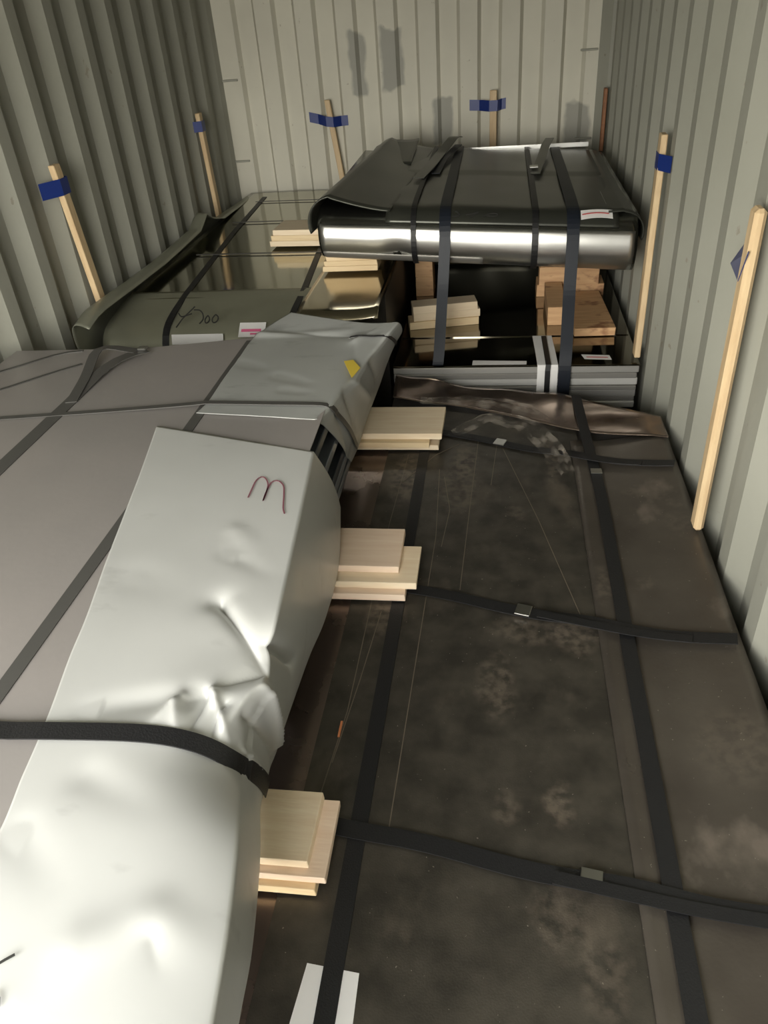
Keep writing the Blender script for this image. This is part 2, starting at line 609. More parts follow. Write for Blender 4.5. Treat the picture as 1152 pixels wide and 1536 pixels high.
# right cover sheet, gently dented
P = []
for i in range(60):
    y = -0.45 + 2.95 * i / 59
    row = []
    for j in range(16):
        x = 0.272 + (0.600 - 0.272) * j / 15
        z = zr(x) + 0.004 * noise.noise(Vector((x * 5, y * 3, 2))) * min(1, j / 6)
        row.append((x, y, z + 0.001))
    row += [(0.602, y, zr(0.6) - 0.01), (0.602, y, Zb - 0.02)]
    P.append(row)
obj('cover_sheet', *grid(P), brown, bp, smooth=True, solid=0.004, label='olive brown right cover sheet with its edge lapping the middle one')
# loose glossy end cover sheet at the far end, buckled
far = [(-0.425, 3.03), (-0.30, 2.99), (-0.12, 2.93), (0.10, 2.885), (0.27, 2.84), (0.42, 2.75), (0.55, 2.66), (0.60, 2.60)]
near = [(-0.42, 2.85), (-0.28, 2.80), (-0.12, 2.76), (0.10, 2.66), (0.27, 2.58), (0.42, 2.52), (0.55, 2.47), (0.60, 2.44)]
P = []
for a in range(57):
    t = a / 8
    i = min(int(t), 6)
    u = t - i
    fa = Vector(far[i]).lerp(Vector(far[i + 1]), u)
    na = Vector(near[i]).lerp(Vector(near[i + 1]), u)
    row = []
    for b in range(15):
        s = b / 14
        q = na.lerp(fa, s)
        z = Zb + 0.014 + 0.020 * s * max(0, 1 - a / 50) + 0.010 * noise.noise(Vector((q.x * 6, q.y * 7, 0))) * (0.4 + s)
        row.append((q.x, q.y, max(z, Zb + 0.009) + zr(q.x) - Zb - 0.0045))
    P.append(row)
obj('end_cover', *grid(P), endcov, bp, smooth=True, solid=0.003, label='buckled glossy brown end cover sheet')
# clear film scraps over the far end
def film_strip(cl, wd, seed, parent):
    c = smoothpts(resample([(x, y, 0) for x, y in cl], 0.02), 3)
    P = []
    for i, p in enumerate(c):
        tg = (c[min(i + 1, len(c) - 1)] - c[max(i - 1, 0)]).normalized()
        s = Vector((-tg.y, tg.x, 0))
        row = []
        wv = wd * (0.5 + 0.5 * math.sin(PI * i / (len(c) - 1))) + wd * 0.3 * noise.noise(Vector((i * 0.2, seed, 0)))
        for j in range(9):
            u = j / 8 - 0.5
            q = p + s * u * wv
            z = Zb + 0.020 + 0.014 * abs(noise.noise(Vector((q.x * 22, q.y * 22, seed)))) + 0.006 * math.sin(j * 2.2 + i * 0.15)
            row.append((q.x, q.y, z))
        P.append(row)
    return obj('plastic_film', *grid(P), film, parent, smooth=True, label='crumpled clear plastic film scrap')
film_strip([(-0.15, 2.52), (-0.02, 2.66), (0.12, 2.58), (0.20, 2.42), (0.25, 2.25)], 0.10, 1.0, bp)
film_strip([(-0.30, 2.80), (-0.12, 2.79), (0.06, 2.74), (0.20, 2.66)], 0.10, 5.0, bp)
#film_strip([(-0.36, 2.10), (-0.30, 2.28), (-0.24, 2.38)], 0.12, 7.0, bp)
# scratches in the lacquer
sc = []
for pts in ([(-0.19, 2.3), (-0.175, 1.9), (-0.19, 1.3), (-0.20, 0.9)], [(-0.06, 2.5), (-0.075, 2.1), (-0.09, 1.65)], [(0.01, 2.5), (-0.01, 2.2)],
            [(0.03, 2.45), (0.14, 2.0), (0.235, 1.55)], [(-0.31, 2.4), (-0.33, 1.9), (-0.335, 1.2), (-0.37, 0.8)],
            [(-0.30, 1.55), (-0.32, 1.3), (-0.345, 1.05)], [(-0.17, 2.25), (-0.14, 2.05), (-0.155, 1.85)], [(-0.32, 2.2), (-0.21, 2.4), (-0.13, 2.48)]):
    sc.append([(x, y, Zb + 0.0006) for x, y in pts])
o = lines('scratch', sc, 0.0022, scr, bp)
o['kind'] = 'stuff'
obj('splinter', *boxv(-0.345, -0.340, 1.12, 1.165, Zb + 0.001, Zb + 0.004), orange, bp, label='tiny orange splinter')
zz = Zb + 0.0075
# lengthwise straps
for pts, wd, lb in (([(-0.262, -0.45), (-0.264, 0.6), (-0.257, 1.63), (-0.252, 2.72)], 0.036, 'black lengthwise strap passing under the wooden boards'),):
    ribbon('strap', [(x, y, Zb + 0.001) for x, y in pts], wd, strapm, bp, step=0.1)
s2 = ribbon('strap', [(0.333, -0.45, zz + 0.004), (0.333, 0.6, zz + 0.004), (0.343, 2.16, zz + 0.004), (0.33, 2.48, zz + 0.004), (0.322, 2.62, zz + 0.018), (0.315, 2.82, zz + 0.022)], 0.036, strapm, bp, step=0.08)
def seal(x, y, z, a, parent, w2=0.045, l=0.05):
    c, s = math.cos(a), math.sin(a)
    vv, ff = boxv(-l / 2, l / 2, -w2 / 2, w2 / 2, 0, 0.004)
    return obj('seal', [(x + p[0] * c - p[1] * s, y + p[0] * s + p[1] * c, z + p[2]) for p in vv], ff, sealm, parent, bevel=0.001, label='crimped metal seal')
seal(0.341, 2.27, zz + 0.0075, PI / 2, s2, 0.038, 0.03)
# crosswise straps, pulled slanting
for (xa, ya), (xb, yb), sx in (((-0.60, 1.74), (0.588, 1.435), 0.083), ((-0.60, 0.945), (0.588, 0.752), 0.19), ((-0.50, 2.68), (0.588, 2.262), 0.02)):
    def zc(x):
        return Zb + 0.001 if x < 0.25 else zz + 0.008
    pts = []
    for i in range(40):
        x = xa + (xb - xa) * i / 39
        pts.append((x, ya + (yb - ya) * i / 39 + 0.004 * math.sin(i * 0.5), zr(x) + 0.0005 + 0.010 * (1 if x > 0.25 else max(0, 1 + (x - 0.25) / 0.1))))
    st = ribbon('strap', pts, 0.038, strapm, bp, step=0.1)
    tl = []
    for q in range(9):
        x = xa + 0.72 + (xb - 0.10 - xa - 0.72) * q / 8
        tl.append((x, ya + (yb - ya) * (x - xa) / (xb - xa) - 0.014, zr(x) + 0.015))
    st2 = ribbon('strap_tail', tl, 0.026, strapm, st, step=0.1)
    ang = math.atan2(yb - ya, xb - xa)
    seal(sx, ya + (yb - ya) * (sx - xa) / (xb - xa), Zb + 0.0085 if sx < 0.15 else Zb + 0.016, ang, st, 0.042, 0.04)
obj('paper_label', *prism([(-0.345, 0.30), (-0.212, 0.30), (-0.218, 0.622), (-0.312, 0.630)], Zb + 0.0002, Zb + 0.0008), paper, bp,
    label='white paper label under the black strap')


# ------------------------------------------------------------------ boards (battens) that carry the grey pack
def board(label, x0, x1, y0, y1, z0, th, m, group, rot=0.0, name='wooden_board', shift=(0, 0)):
    cx, cy = (x0 + x1) / 2, (y0 + y1) / 2
    v, f = boxv(x0 - cx, x1 - cx, y0 - cy, y1 - cy, 0, th)
    random.seed(int(abs(x1 * 1000) + abs(y0 * 777) + z0 * 3000))
    v = [(p[0] + random.uniform(-1, 1) * 0.002, p[1] + random.uniform(-1, 1) * 0.0015, p[2]) for p in v]
    o = obj(name, v, f, m, bevel=0.0014)
    o.location = (cx + shift[0], cy + shift[1], z0)
    o.rotation_euler = (0, 0, rot)
    return tag(o, label, 'wood', group)


G = 'pine boards under the silver covered pack'
dz = 0.0006
piles = [
    ('nearest', [(-0.318, 0.745, 0.155, 0.021), (-0.300, 0.757, 0.166, 0.021), (-0.333, 0.772, 0.152, 0.022)]),
    ('middle', [(-0.236, 1.585, 0.175, 0.021), (-0.208, 1.612, 0.172, 0.021), (-0.260, 1.655, 0.182, 0.022)]),
    ('farthest', [(-0.200, 2.420, 0.170, 0.020), (-0.232, 2.400, 0.200, 0.021), (-0.188, 2.425, 0.215, 0.023)]),
]
lay = ('bottom board', 'middle board', 'top board')
for pi, (nm, bs_) in enumerate(piles):
    z = Zb + 0.009
    for li, (xe, y0, wd, th) in enumerate(bs_):
        board('pale pine %s of the %s pile sticking out under the silver cover' % (lay[li], nm), -1.62, xe, y0, y0 + wd, z, th,
              woods[(pi + li + 1) % 3] if li < 2 else woods[0 if pi != 1 else 2], G)
        z += th + dz
ZP = z + 0.001           # underside of the grey pack

# ------------------------------------------------------------------ grey pack with silver covers
gp = thing('steel_sheet_pack', 'grey steel sheet pack on pine boards, partly wrapped in silver covers, at left foreground', 'metal sheets', (-1.05, 1.2, ZP))
ZTG = 0.90
pk = [(-1.66, -0.42), (-0.60, -0.42), (-0.60, 1.20), (-0.50, 1.22), (-0.50, 2.40), (-0.90, 2.42), (-1.20, 2.345), (-1.66, 2.335)]
obj('pack_core', *prism([(x if x < -1 else x - 0.06, y) for x, y in pk], ZP, ZTG - 0.012), bluedark, gp)
random.seed(4)
nl = 11
hh = (ZTG - 0.012 - ZP) / nl
for i in range(nl):
    xo = -0.485 - 0.015 * math.sin(i * 1.9) - (0.02 if i % 3 == 1 else 0)
    z0 = ZP + i * hh
    obj('sheet', *boxv(-0.56 - 0.001, xo, 1.22 + 0.01 * (i % 3), 2.33 + 0.008 * (i % 4), z0 + 0.003, z0 + hh - 0.004), bluesteel if i % 2 == 0 else bluedark, gp, bevel=0.002)
# top grey sheet
obj('top_sheet', *prism([(-1.665, -0.42), (-0.64, -0.42), (-0.62, 1.20), (-0.484, 1.22), (-0.484, 2.42), (-0.83, 2.43), (-1.20, 2.352), (-1.665, 2.345)], ZTG - 0.011, ZTG - 0.004), grey, gp,
    label='grey mauve top sheet')
# folded down edge strip between the two silver covers
obj('edge_strip', *prism([(-0.60, 1.45), (-0.462, 1.45), (-0.470, 1.95), (-0.575, 1.95)], ZTG - 0.0035, ZTG - 0.001), grey, gp)

NEAR = [
 [(-0.925, 1.777, -.95), (-0.454, 1.641, -.95), (-0.456, 1.861, -1.27)],
 [(-0.864, 1.485, -.95), (-0.431, 1.395, -.95), (-0.430, 1.655, -1.32)],
 [(-0.806, 1.184, -.95), (-0.411, 1.162, -.955), (-0.425, 1.447, -1.322)],
 [(-0.769, 1.009, -.95), (-0.401, 1.03, -.96), (-0.439, 1.301, -1.322)],
 [(-0.751, 0.904, -.95), (-0.402, 0.954, -.99), (-0.445, 1.193, -1.322)],
 [(-0.728, 0.796, -.95), (-0.406, 0.855, -1.0), (-0.45, 1.085, -1.322)],
 [(-0.714, 0.718, -.95), (-0.417, 0.771, -1.02), (-0.452, 0.94, -1.318)],
 [(-0.704, 0.650, -.95), (-0.398, 0.725, -1.03), (-0.451, 0.876, -1.318)],
 [(-0.690, 0.559, -.95), (-0.357, 0.608, -0.985), (-0.420, 0.753, -1.318)],
 [(-0.699, 0.435, -.95), (-0.330, 0.480, -0.975), (-0.393, 0.600, -1.318)],
 [(-0.697, 0.314, -.95), (-0.314, 0.360, -0.975), (-0.386, 0.498, -1.318)],
 [(-0.713, 0.209, -.95), (-0.302, 0.260, -0.975), (-0.373, 0.359, -1.318)],
 [(-0.713, -0.10, -.95), (-0.302, -0.07, -0.975), (-0.373, 0.0, -1.318)],
 [(-0.713, -0.41, -.95), (-0.320, -0.40, -0.975), (-0.390, -0.38, -1.318)],
]
FAR = [
 [(-0.838, 1.857, -.95), (-0.476, 1.817, -.955), (-0.474, 2.163, -1.29)],
 [(-0.826, 1.93, -.95), (-0.453, 1.916, -.95), (-0.470, 2.30, -1.30)],
 [(-0.827, 2.079, -.95), (-0.432, 2.047, -.95), (-0.463, 2.45, -1.28)],
 [(-0.825, 2.258, -.95), (-0.405, 2.180, -.95), (-0.425, 2.583, -1.2)],
 [(-0.823, 2.412, -.95), (-0.368, 2.302, -.935), (-0.394, 2.581, -1.12)],
 [(-0.790, 2.52, -.945), (-0.340, 2.36, -.915), (-0.370, 2.62, -1.07)],
 [(-0.730, 2.60, -.93), (-0.319, 2.42, -.905), (-0.356, 2.65, -1.05)],
]


def seg_d(p, a, b):
    ab = b - a
    t = max(0, min(1, (p - a).dot(ab) / ab.dot(ab)))
    return (p - a - ab * t).length, t


NDENT = [
    ((-0.400, 0.925), (-0.440, 0.775), 0.016, 0.010, True),
    ((-0.480, 0.850), (-0.485, 0.765), -0.018, 0.009, True),
    ((-0.515, 0.835), (-0.545, 0.765), 0.010, 0.012, True),  # (x0,y0) -> (x1,y1), height, width, sharp
    ((-0.521, 1.066), (-0.405, 0.935), -0.024, 0.016, True),
    ((-0.500, 1.045), (-0.430, 0.975), 0.006, 0.030, False),
    ((-0.405, 0.935), (-0.505, 0.830), -0.020, 0.016, True),
    ((-0.505, 0.830), (-0.66, 0.785), -0.012, 0.026, False),
    ((-0.47, 0.855), (-0.425, 0.780), 0.024, 0.012, True),
    ((-0.52, 0.815), (-0.50, 0.755), 0.012, 0.016, True),
    ((-0.450, 0.840), (-0.455, 0.760), -0.022, 0.010, True),
    ((-0.395, 0.915), (-0.425, 0.780), -0.012, 0.009, True),
    ((-0.395, 0.93), (-0.365, 0.905), 0.012, 0.009, True),
    ((-0.395, 0.960), (-0.385, 0.925), -0.009, 0.009, True),
    ((-0.54, 0.350), (-0.500, 0.420), 0.003, 0.040, False),
    ((-0.500, 0.420), (-0.420, 0.466), 0.0045, 0.032, False),
    ((-0.420, 0.466), (-0.350, 0.440), 0.0045, 0.030, False),
    ((-0.415, 0.440), (-0.395, 0.41), -0.003, 0.014, True),
    ((-0.55, 1.22), (-0.46, 1.16), -0.004, 0.02, False),
    ((-0.56, 1.30), (-0.50, 1.25), 0.003, 0.02, False),
    ((-0.72, 1.13), (-0.60, 1.08), -0.003, 0.05, False),
    ((-0.60, 0.66), (-0.50, 0.62), -0.004, 0.03, False),
    ((-0.66, 0.56), (-0.58, 0.50), -0.004, 0.03, False),
]
SDENT = [  # creases on the hanging side, in (y, z)
    ((0.98, 0.87), (1.10, 0.70), -0.018, 0.014, True),
    ((0.90, 0.86), (0.96, 0.62), 0.018, 0.016, True),
    ((0.84, 0.84), (0.97, 0.55), -0.010, 0.012, True),
    ((0.80, 0.80), (0.90, 0.56), 0.009, 0.012, True),
    ((1.25, 0.80), (1.45, 0.60), -0.005, 0.05, False),
]
FDENT = [
    ((-0.42, 2.05), (-0.46, 2.35), -0.008, 0.02, True),
    ((-0.46, 2.35), (-0.38, 2.42), 0.010, 0.02, True),
    ((-0.66, 2.10), (-0.56, 2.05), -0.008, 0.020, False),
    ((-0.62, 2.00), (-0.54, 1.98), -0.006, 0.015, False),
    ((-0.80, 2.20), (-0.72, 2.16), -0.007, 0.018, False),
    ((-0.76, 2.47), (-0.42, 2.38), -0.010, 0.018, True),
    ((-0.80, 2.44), (-0.50, 2.44), 0.012, 0.020, False),
]
FSD = [
    ((2.02, 0.88), (2.20, 0.65), -0.008, 0.014, True),
    ((2.10, 0.88), (2.35, 0.70), 0.009, 0.016, True),
    ((2.25, 0.88), (2.45, 0.72), -0.009, 0.014, True),
    ((1.95, 0.85), (2.12, 0.60), -0.006, 0.02, True),
]


def catmull(a, b, c, d, t):
    return 0.5 * ((2 * b) + (c - a) * t + (2 * a - 5 * b + 4 * c - d) * t * t + (3 * b - a - 3 * c + d) * t ** 3)


def cover_point(ROWS, DT, DS, v, u, crisp):
    """v: row coordinate, u: 0 (left edge) .. 1 (crease) .. 2 (hem)"""
    i = min(int(v), len(ROWS) - 2)
    t = v - i
    g = []
    for k in range(3):
        r = [Vector(ROWS[max(0, min(len(ROWS) - 1, i + q))][k]) for q in (-1, 0, 1, 2)]
        g.append(catmull(r[0], r[1], r[2], r[3], t))
    Lp, Cp, Bp = g
    cr = crisp(v)
    if u <= 1:
        p = Lp.lerp(Cp, u)
        p.z = Lp.z + (Cp.z - Lp.z) * u ** 5
    else:
        p = Cp.lerp(Bp, u - 1)
        p.x += 0.012 * math.sin(PI * (u - 1))
    if cr < 1:                                   # soften the fold with a quadratic blend
        d = 0.10 * (1 - cr)
        if 1 - d < u < 1 + d * 1.8:
            a = Lp.lerp(Cp, 1 - d)
            a.z = Lp.z + (Cp.z - Lp.z) * (1 - d) ** 5
            b = Cp.lerp(Bp, d * 1.8)
            s = (u - (1 - d)) / (d * 2.8)
            p = a * (1 - s) ** 2 + Cp * 2 * s * (1 - s) + b * s * s
    p.z += H + 0.0
    q = Vector((p.x, p.y))
    wz = max(0.0, min(1.0, (1.25 - u) / 0.25))
    flat = 1.0
    if ROWS is NEAR:
        flat = 1 - math.exp(-((v - 5.8 - 0.5 * min(u, 1)) / 0.20) ** 2)      # pressed smooth under the strap
    wz *= flat
    for a, b, am, wd, sharp in DT:
        dd, tt = seg_d(q, Vector(a), Vector(b))
        f = 1.35 * math.exp(-abs(dd) / wd) if sharp else math.exp(-(dd / wd) ** 2)
        p.z += am * f * wz * (1 - 0.75 * tt)
    if u > 0.9:
        ws = min(1.0, (u - 0.9) / 0.2) * flat
        q2 = Vector((p.y, p.z))
        for a, b, am, wd, sharp in DS:
            dd, tt = seg_d(q2, Vector(a), Vector(b))
            f = 1.35 * math.exp(-abs(dd) / wd) if sharp else math.exp(-(dd / wd) ** 2)
            p.x += am * f * ws
    p.z += 0.001 * noise.noise(Vector((p.x * 6, p.y * 6, 3))) * wz
    if p.x < -0.64 or (p.x < -0.48 and p.y > 1.2):
        p.z = max(p.z, ZTG - 0.002)
    return p


def cover(name, ROWS, DT, DS, crisp, m, nv, label):
    P = []
    R = len(ROWS) - 1
    for a in range(nv * R + 1):
        v = a / nv
        row = []
        us = [j / 84 for j in range(85)] + [1 + j / 48 for j in range(1, 49)]
        for u in us:
            row.append(cover_point(ROWS, DT, DS, v, u, crisp))
        P.append(row)
    return obj(name, *grid(P), m, gp, smooth=True, solid=0.0018, offset=1.0, label=label)


ncr = lambda v: 1.0 if v < 4 else (max(0.0, 1 - (v - 4) / 1.5) if v < 5.5 else (0.0 if v < 6.5 else min(0.95, (v - 6.5) * 1.3)))
fcr = lambda v: 0.6
cover('silver_cover', NEAR, NDENT, SDENT, ncr, silver, 20, 'bright pale silver cover sheet, dented and creased, in front')
cover('silver_cover', FAR, FDENT, FSD, fcr, silver2, 14, 'duller silver cover sheet with wrinkled edge, behind')


def drape(ROWS, DT, DS, crisp, vfun, u0, u1, n, lift=0.005):
    pts, nr = [], []
    for i in range(n):
        u = u0 + (u1 - u0) * i / (n - 1)
        v = vfun(u)
        p = cover_point(ROWS, DT, DS, v, u, crisp)
        a = cover_point(ROWS, DT, DS, v, min(2, u + 0.03), crisp) - cover_point(ROWS, DT, DS, v, max(0, u - 0.03), crisp)
        nn2 = Vector((-a.z, 0, a.x)).normalized()
        if nn2.z < 0 and nn2.x < 0:
            nn2 = -nn2
        pts.append(p + nn2 * lift)
        nr.append(nn2)
    return pts, nr


# crosswise strap over the near cover
pts, nr = drape(NEAR, [], [], ncr, lambda u: 5.8 + 0.5 * min(u, 1), 0.0, 1.98, 60, 0.007)
pts = smoothpts(pts, 3)
pre = [Vector((-1.66 + (pts[0].x + 1.66) * i / 20, pts[0].y + (0.0) * (1 - i / 20), ZTG - 0.002 + 0.006 * (i / 20) ** 4)) for i in range(20)]
ribbon('strap', pre + pts, 0.034, strapm, gp, normals=[Vector((0, 0, 1))] * 20 + nr, t=0.0025, label='charcoal strap pulled over the bright silver cover')
# crosswise strap over the far cover
pts, nr = drape(FAR, FDENT, FSD, fcr, lambda u: 0.85 - 0.1 * max(0, u - 1), 0.0, 1.9, 50)
pts = smoothpts(pts, 3)
pre = [Vector((-1.66 + (pts[0].x + 1.66) * i / 20, 1.80 + (pts[0].y - 1.80) * i / 20, ZTG - 0.0025 + 0.006 * (i / 20) ** 4)) for i in range(20)]
ribbon('strap', pre + pts, 0.020, strapg, gp, normals=[Vector((0, 0, 1))] * 20 + nr, t=0.0025)
pts, nr = drape(FAR, FDENT, FSD, fcr, lambda u: 4.6 + 0.4 * max(0, u - 1), 0.72, 1.7, 24)
ribbon('strap', smoothpts(pts, 2), 0.012, strapm, gp, normals=nr, t=0.002)
zg = ZTG - 0.0038
# lengthwise straps on the grey sheet
ribbon('strap', [(-0.86, -0.42, zg), (-0.838, 0.83, zg), (-0.832, 1.33, zg), (-0.828, 2.40, zg)], 0.030, strapg, gp, step=0.1, t=0.0025)
ribbon('strap', [(-1.27, -0.42, zg), (-1.27, 1.55, zg), (-1.262, 2.0, zg), (-1.255, 2.16, zg + 0.012), (-1.205, 2.27, zg + 0.02), (-1.16, 2.30, zg + 0.012)], 0.044, strapg, gp, step=0.05, t=0.0025)
ribbon('strap', [(-1.255, 1.93, zg + 0.003), (-1.285, 2.10, zg + 0.010), (-1.325, 2.27, zg + 0.030), (-1.315, 2.31, zg + 0.034), (-1.26, 2.30, zg + 0.02), (-1.19, 2.285, zg + 0.016)], 0.034, strapg, gp, step=0.03, t=0.0025,
       label='loose loop of the strap end')
obj('seal', *boxv(-1.190, -1.160, 2.29, 2.315, zg + 0.016, zg + 0.024), sealm, gp, bevel=0.002, label='shiny crimped seal')
for y0, xx in ((1.95, 0), (2.12, -0.05)):
    ribbon('strap', [(-1.62 + xx, y0, zg), (-1.52 + xx, y0 + 0.10, zg), (-1.42 + xx, y0 + 0.22, zg), (-1.36 + xx, min(2.335, y0 + 0.27), zg)], 0.014, strapg, gp, step=0.05, t=0.002)
# handwritten m on the near cover
zs = ZTG + 0.0045
mk = [(-.563, 1.422), (-.564, 1.459), (-.565, 1.497), (-.557, 1.518), (-.543, 1.509), (-.529, 1.480), (-.525, 1.445), (-.5235, 1.403), (-.526, 1.440), (-.526, 1.468), (-.525, 1.498), (-.510, 1.501), (-.490, 1.475), (-.480, 1.432), (-.469, 1.377), (-.461, 1.359)]
lines('handwriting', [[(x, y, zs) for x, y in mk]], 0.0034, redink, gp, label='handwritten letter m in thin dark red marker')
lines('handwriting', [[(-0.590, 0.385, zs + .003), (-0.582, 0.393, zs + .003), (-0.572, 0.400, zs + .003)], [(-0.572, 0.358, zs + .003), (-0.562, 0.355, zs + .003), (-0.560, 0.342, zs + .003)],
                      [(-0.60, 0.30, zs), (-0.61, 0.33, zs), (-0.59, 0.35, zs)]], 0.0035, ink, gp, label='part of a black handwritten number')
obj('sticker', *prism([(-0.424, 2.07), (-0.409, 2.142), (-0.441, 2.203), (-0.469, 2.194)], ZTG + 0.006, ZTG + 0.0075), yellow, gp, label='small yellow warning sticker')


# ------------------------------------------------------------------ olive mirror pack, far left
op = thing('steel_sheet_pack', 'olive mirror finish steel sheet pack in the far left corner with a curled edge', 'metal sheets', (-1.05, 4.0, 0))
Zo = 0.80
obj('pack_body', *boxv(-1.62, -0.47, 3.16, 5.24, 0.002, Zo - 0.012), body_dark, op)
# main top sheet, bent down at the front
prof = [(5.24, Zo), (4.6, Zo), (4.0, Zo), (3.6, Zo), (3.32, Zo), (3.15, Zo)]
P = []
for p in smoothpts(resample([(0, a, b) for a, b in prof], 0.02), 2):
    P.append([(-1.63 + 0.86 * j / 24, p.y, p.z + 0.0015 * noise.noise(Vector((j * 0.09, p.y * 1.6, 5)))) for j in range(25)])
obj('top_sheet', *grid(P), olive, op, smooth=True, solid=0.003, label='olive mirror finish top sheet')
prof = [(3.235, Zo + 0.004), (3.15, Zo + 0.002), (3.08, Zo - 0.010), (2.97, Zo - 0.025), (2.90, Zo - 0.042), (2.865, Zo - 0.07), (2.85, Zo - 0.11), (2.845, Zo - 0.18), (2.845, Zo - 0.26)]
P = []
for y, z in smoothpts(resample([(0, a, b) for a, b in prof], 0.02), 2) and [(p.y, p.z) for p in smoothpts(resample([(0, a, b) for a, b in prof], 0.02), 3)]:
    row = []
    for j in range(25):
        x = -1.63 + 0.86 * j / 24
        row.append((x, y, z + 0.0025 * noise.noise(Vector((x * 2.5, y * 1.6, 5)))))
    P.append(row)
obj('front_sheet', *grid(P), olive_front, op, smooth=True, solid=0.003, label='duller olive sheet bent down over the front')
P = []
prof = [(5.24, Zo + 0.002), (4.0, Zo + 0.003), (3.3, Zo + 0.006), (3.02, Zo + 0.008), (2.93, Zo + 0.004), (2.90, Zo - 0.012), (2.893, Zo - 0.03)]
for p in smoothpts(resample([(0, a, b) for a, b in prof], 0.02), 2):
    row = []
    for j in range(17):
        x = -0.80 + 0.335 * j / 16
        row.append((x, p.y, p.z + 0.016 * (max(0, j - 9) / 7) ** 2 * max(0, 1 - (p.y - 2.9) / 0.5)))
    P.append(row)
obj('top_sheet', *grid(P), tan, op, smooth=True, solid=0.003, label='tan coloured mirror top sheet at the right')
# upturned, curled side flap along the left wall
stations = [(2.74, 0.0, 0.95), (2.85, 0.02, 1.0), (3.05, 0.015, 1.0), (3.25, 0.01, 0.95), (3.55, 0.005, 0.95), (3.85, 0.012, 0.9), (4.08, 0.020, 0.85), (4.22, 0.075, 0.8), (4.32, 0.028, 0.8), (4.50, -0.010, 0.7), (4.8, -0.015, 0.55), (5.2, -0.02, 0.35)]
P = []
for a in range(0, (len(stations) - 1) * 6 + 1):
    i = min(a // 6, len(stations) - 2)
    t = (a - i * 6) / 6
    s0, s1 = stations[i], stations[i + 1]
    y = s0[0] + (s1[0] - s0[0]) * t
    dzz = s0[1] + (s1[1] - s0[1]) * t
    k = s0[2] + (s1[2] - s0[2]) * t
    sec = [(-1.655, Zo - 0.16), (-1.668, Zo - 0.09), (-1.672, Zo - 0.02), (-1.664, Zo + 0.040), (-1.640, Zo + 0.060), (-1.615, Zo + 0.058), (-1.590, Zo + 0.050), (-1.570, Zo + 0.042)]
    row = []
    for j, (sx, sz) in enumerate(sec):
        f = j / 7
        xx = -1.655 + (sx + 1.655) * (0.5 + 0.5 * k)
        row.append((xx, y - (0.05 * f if a < 6 else 0), Zo + (sz - Zo) * (k if sz > Zo else 1) + dzz * (1 if sz > Zo - 0.03 else 0)))
    row = [tuple(q) for q in smoothpts(resample(row, 0.014), 3)]
    nrow = 20
    rs = [row[int(round(q * (len(row) - 1) / (nrow - 1)))] for q in range(nrow)]
    P.append(rs)
obj('side_flap', *grid(P), olive_flap, op, smooth=True, solid=0.003, label='dull olive side flap curled up against the wall')
zo = Zo + 0.004
ribbon('strap', [(-1.352, 2.842, Zo - 0.12), (-1.352, 2.862, Zo - 0.06), (-1.352, 2.90, Zo - 0.032), (-1.355, 3.0, Zo - 0.012), (-1.365, 3.2, zo), (-1.45, 4.2, zo), (-1.50, 5.1, zo)], 0.028, strapm, op, step=0.03, side=(1, 0, 0), t=-0.003)
ribbon('strap', [(-0.830, 2.842, Zo - 0.12), (-0.830, 2.862, Zo - 0.06), (-0.830, 2.90, Zo - 0.032), (-0.83, 3.0, Zo - 0.012), (-0.83, 3.2, zo), (-0.88, 3.8, zo), (-0.93, 5.1, zo)], 0.028, strapm, op, step=0.03, side=(1, 0, 0), t=-0.003)
for y in (3.78, 4.42, 4.93):
    ribbon('strap', [(-1.52, y + 0.02, zo + 0.002), (-0.9, y, zo + 0.002), (-0.5, y - 0.02, zo + 0.005)], 0.014, strapg, op, step=0.1, t=0.002)
# labels on the bent front
def slope_label(x0, x1, y0, z0, y1, z1, m, label, name='paper_label', parent=op, t=0.001, dx=0.0):
    n = Vector((0, -(z1 - z0), (y1 - y0))).normalized() * t
    v = [Vector((x0, y0, z0)), Vector((x1, y0, z0)), Vector((x1 + dx, y1, z1)), Vector((x0 + dx, y1, z1))]
    v += [q + n for q in v]
    return obj(name, v, [(0, 3, 2, 1), (4, 5, 6, 7), (0, 1, 5, 4), (1, 2, 6, 5), (2, 3, 7, 6), (3, 0, 4, 7)], m, parent, label=label)
slope_label(-1.318, -1.098, 2.843, Zo - 0.090, 2.857, Zo - 0.052, paper, 'long blank white paper label')
lb = slope_label(-1.035, -0.925, 2.850, Zo - 0.066, 2.905, Zo - 0.026, paper, 'white paper label with pink print')
slope_label(-1.024, -0.942, 2.868, Zo - 0.050, 2.877, Zo - 0.043, pinkp, None, 'print', lb, 0.002)
slope_label(-0.985, -0.940, 2.857, Zo - 0.058, 2.862, Zo - 0.054, pinkp, None, 'print', lb, 0.002)
wr = [[(-1.291, -1.091), (-1.267, -1.064), (-1.223, -1.031)], [(-1.288, -1.048), (-1.274, -1.060), (-1.23, -1.050)], [(-1.225, -1.040), (-1.200, -1.040), (-1.183, -1.050), (-1.175, -1.066), (-1.190, -1.078)],
      [(-1.160, -1.056), (-1.172, -1.066), (-1.164, -1.079), (-1.150, -1.074), (-1.148, -1.061), (-1.160, -1.056)], [(-1.128, -1.054), (-1.142, -1.064), (-1.134, -1.078), (-1.116, -1.074), (-1.112, -1.060), (-1.128, -1.054)]]
lines('handwriting', [[(x, 2.857 + max(0, (z + 1.08)) * 1.5, H + z + 0.018) for x, z in s] for s in wr], 0.005, ink, op, nrm=(0, -0.5, 0.85), t=0.002,
      label='black handwritten number, partly hidden by the label')

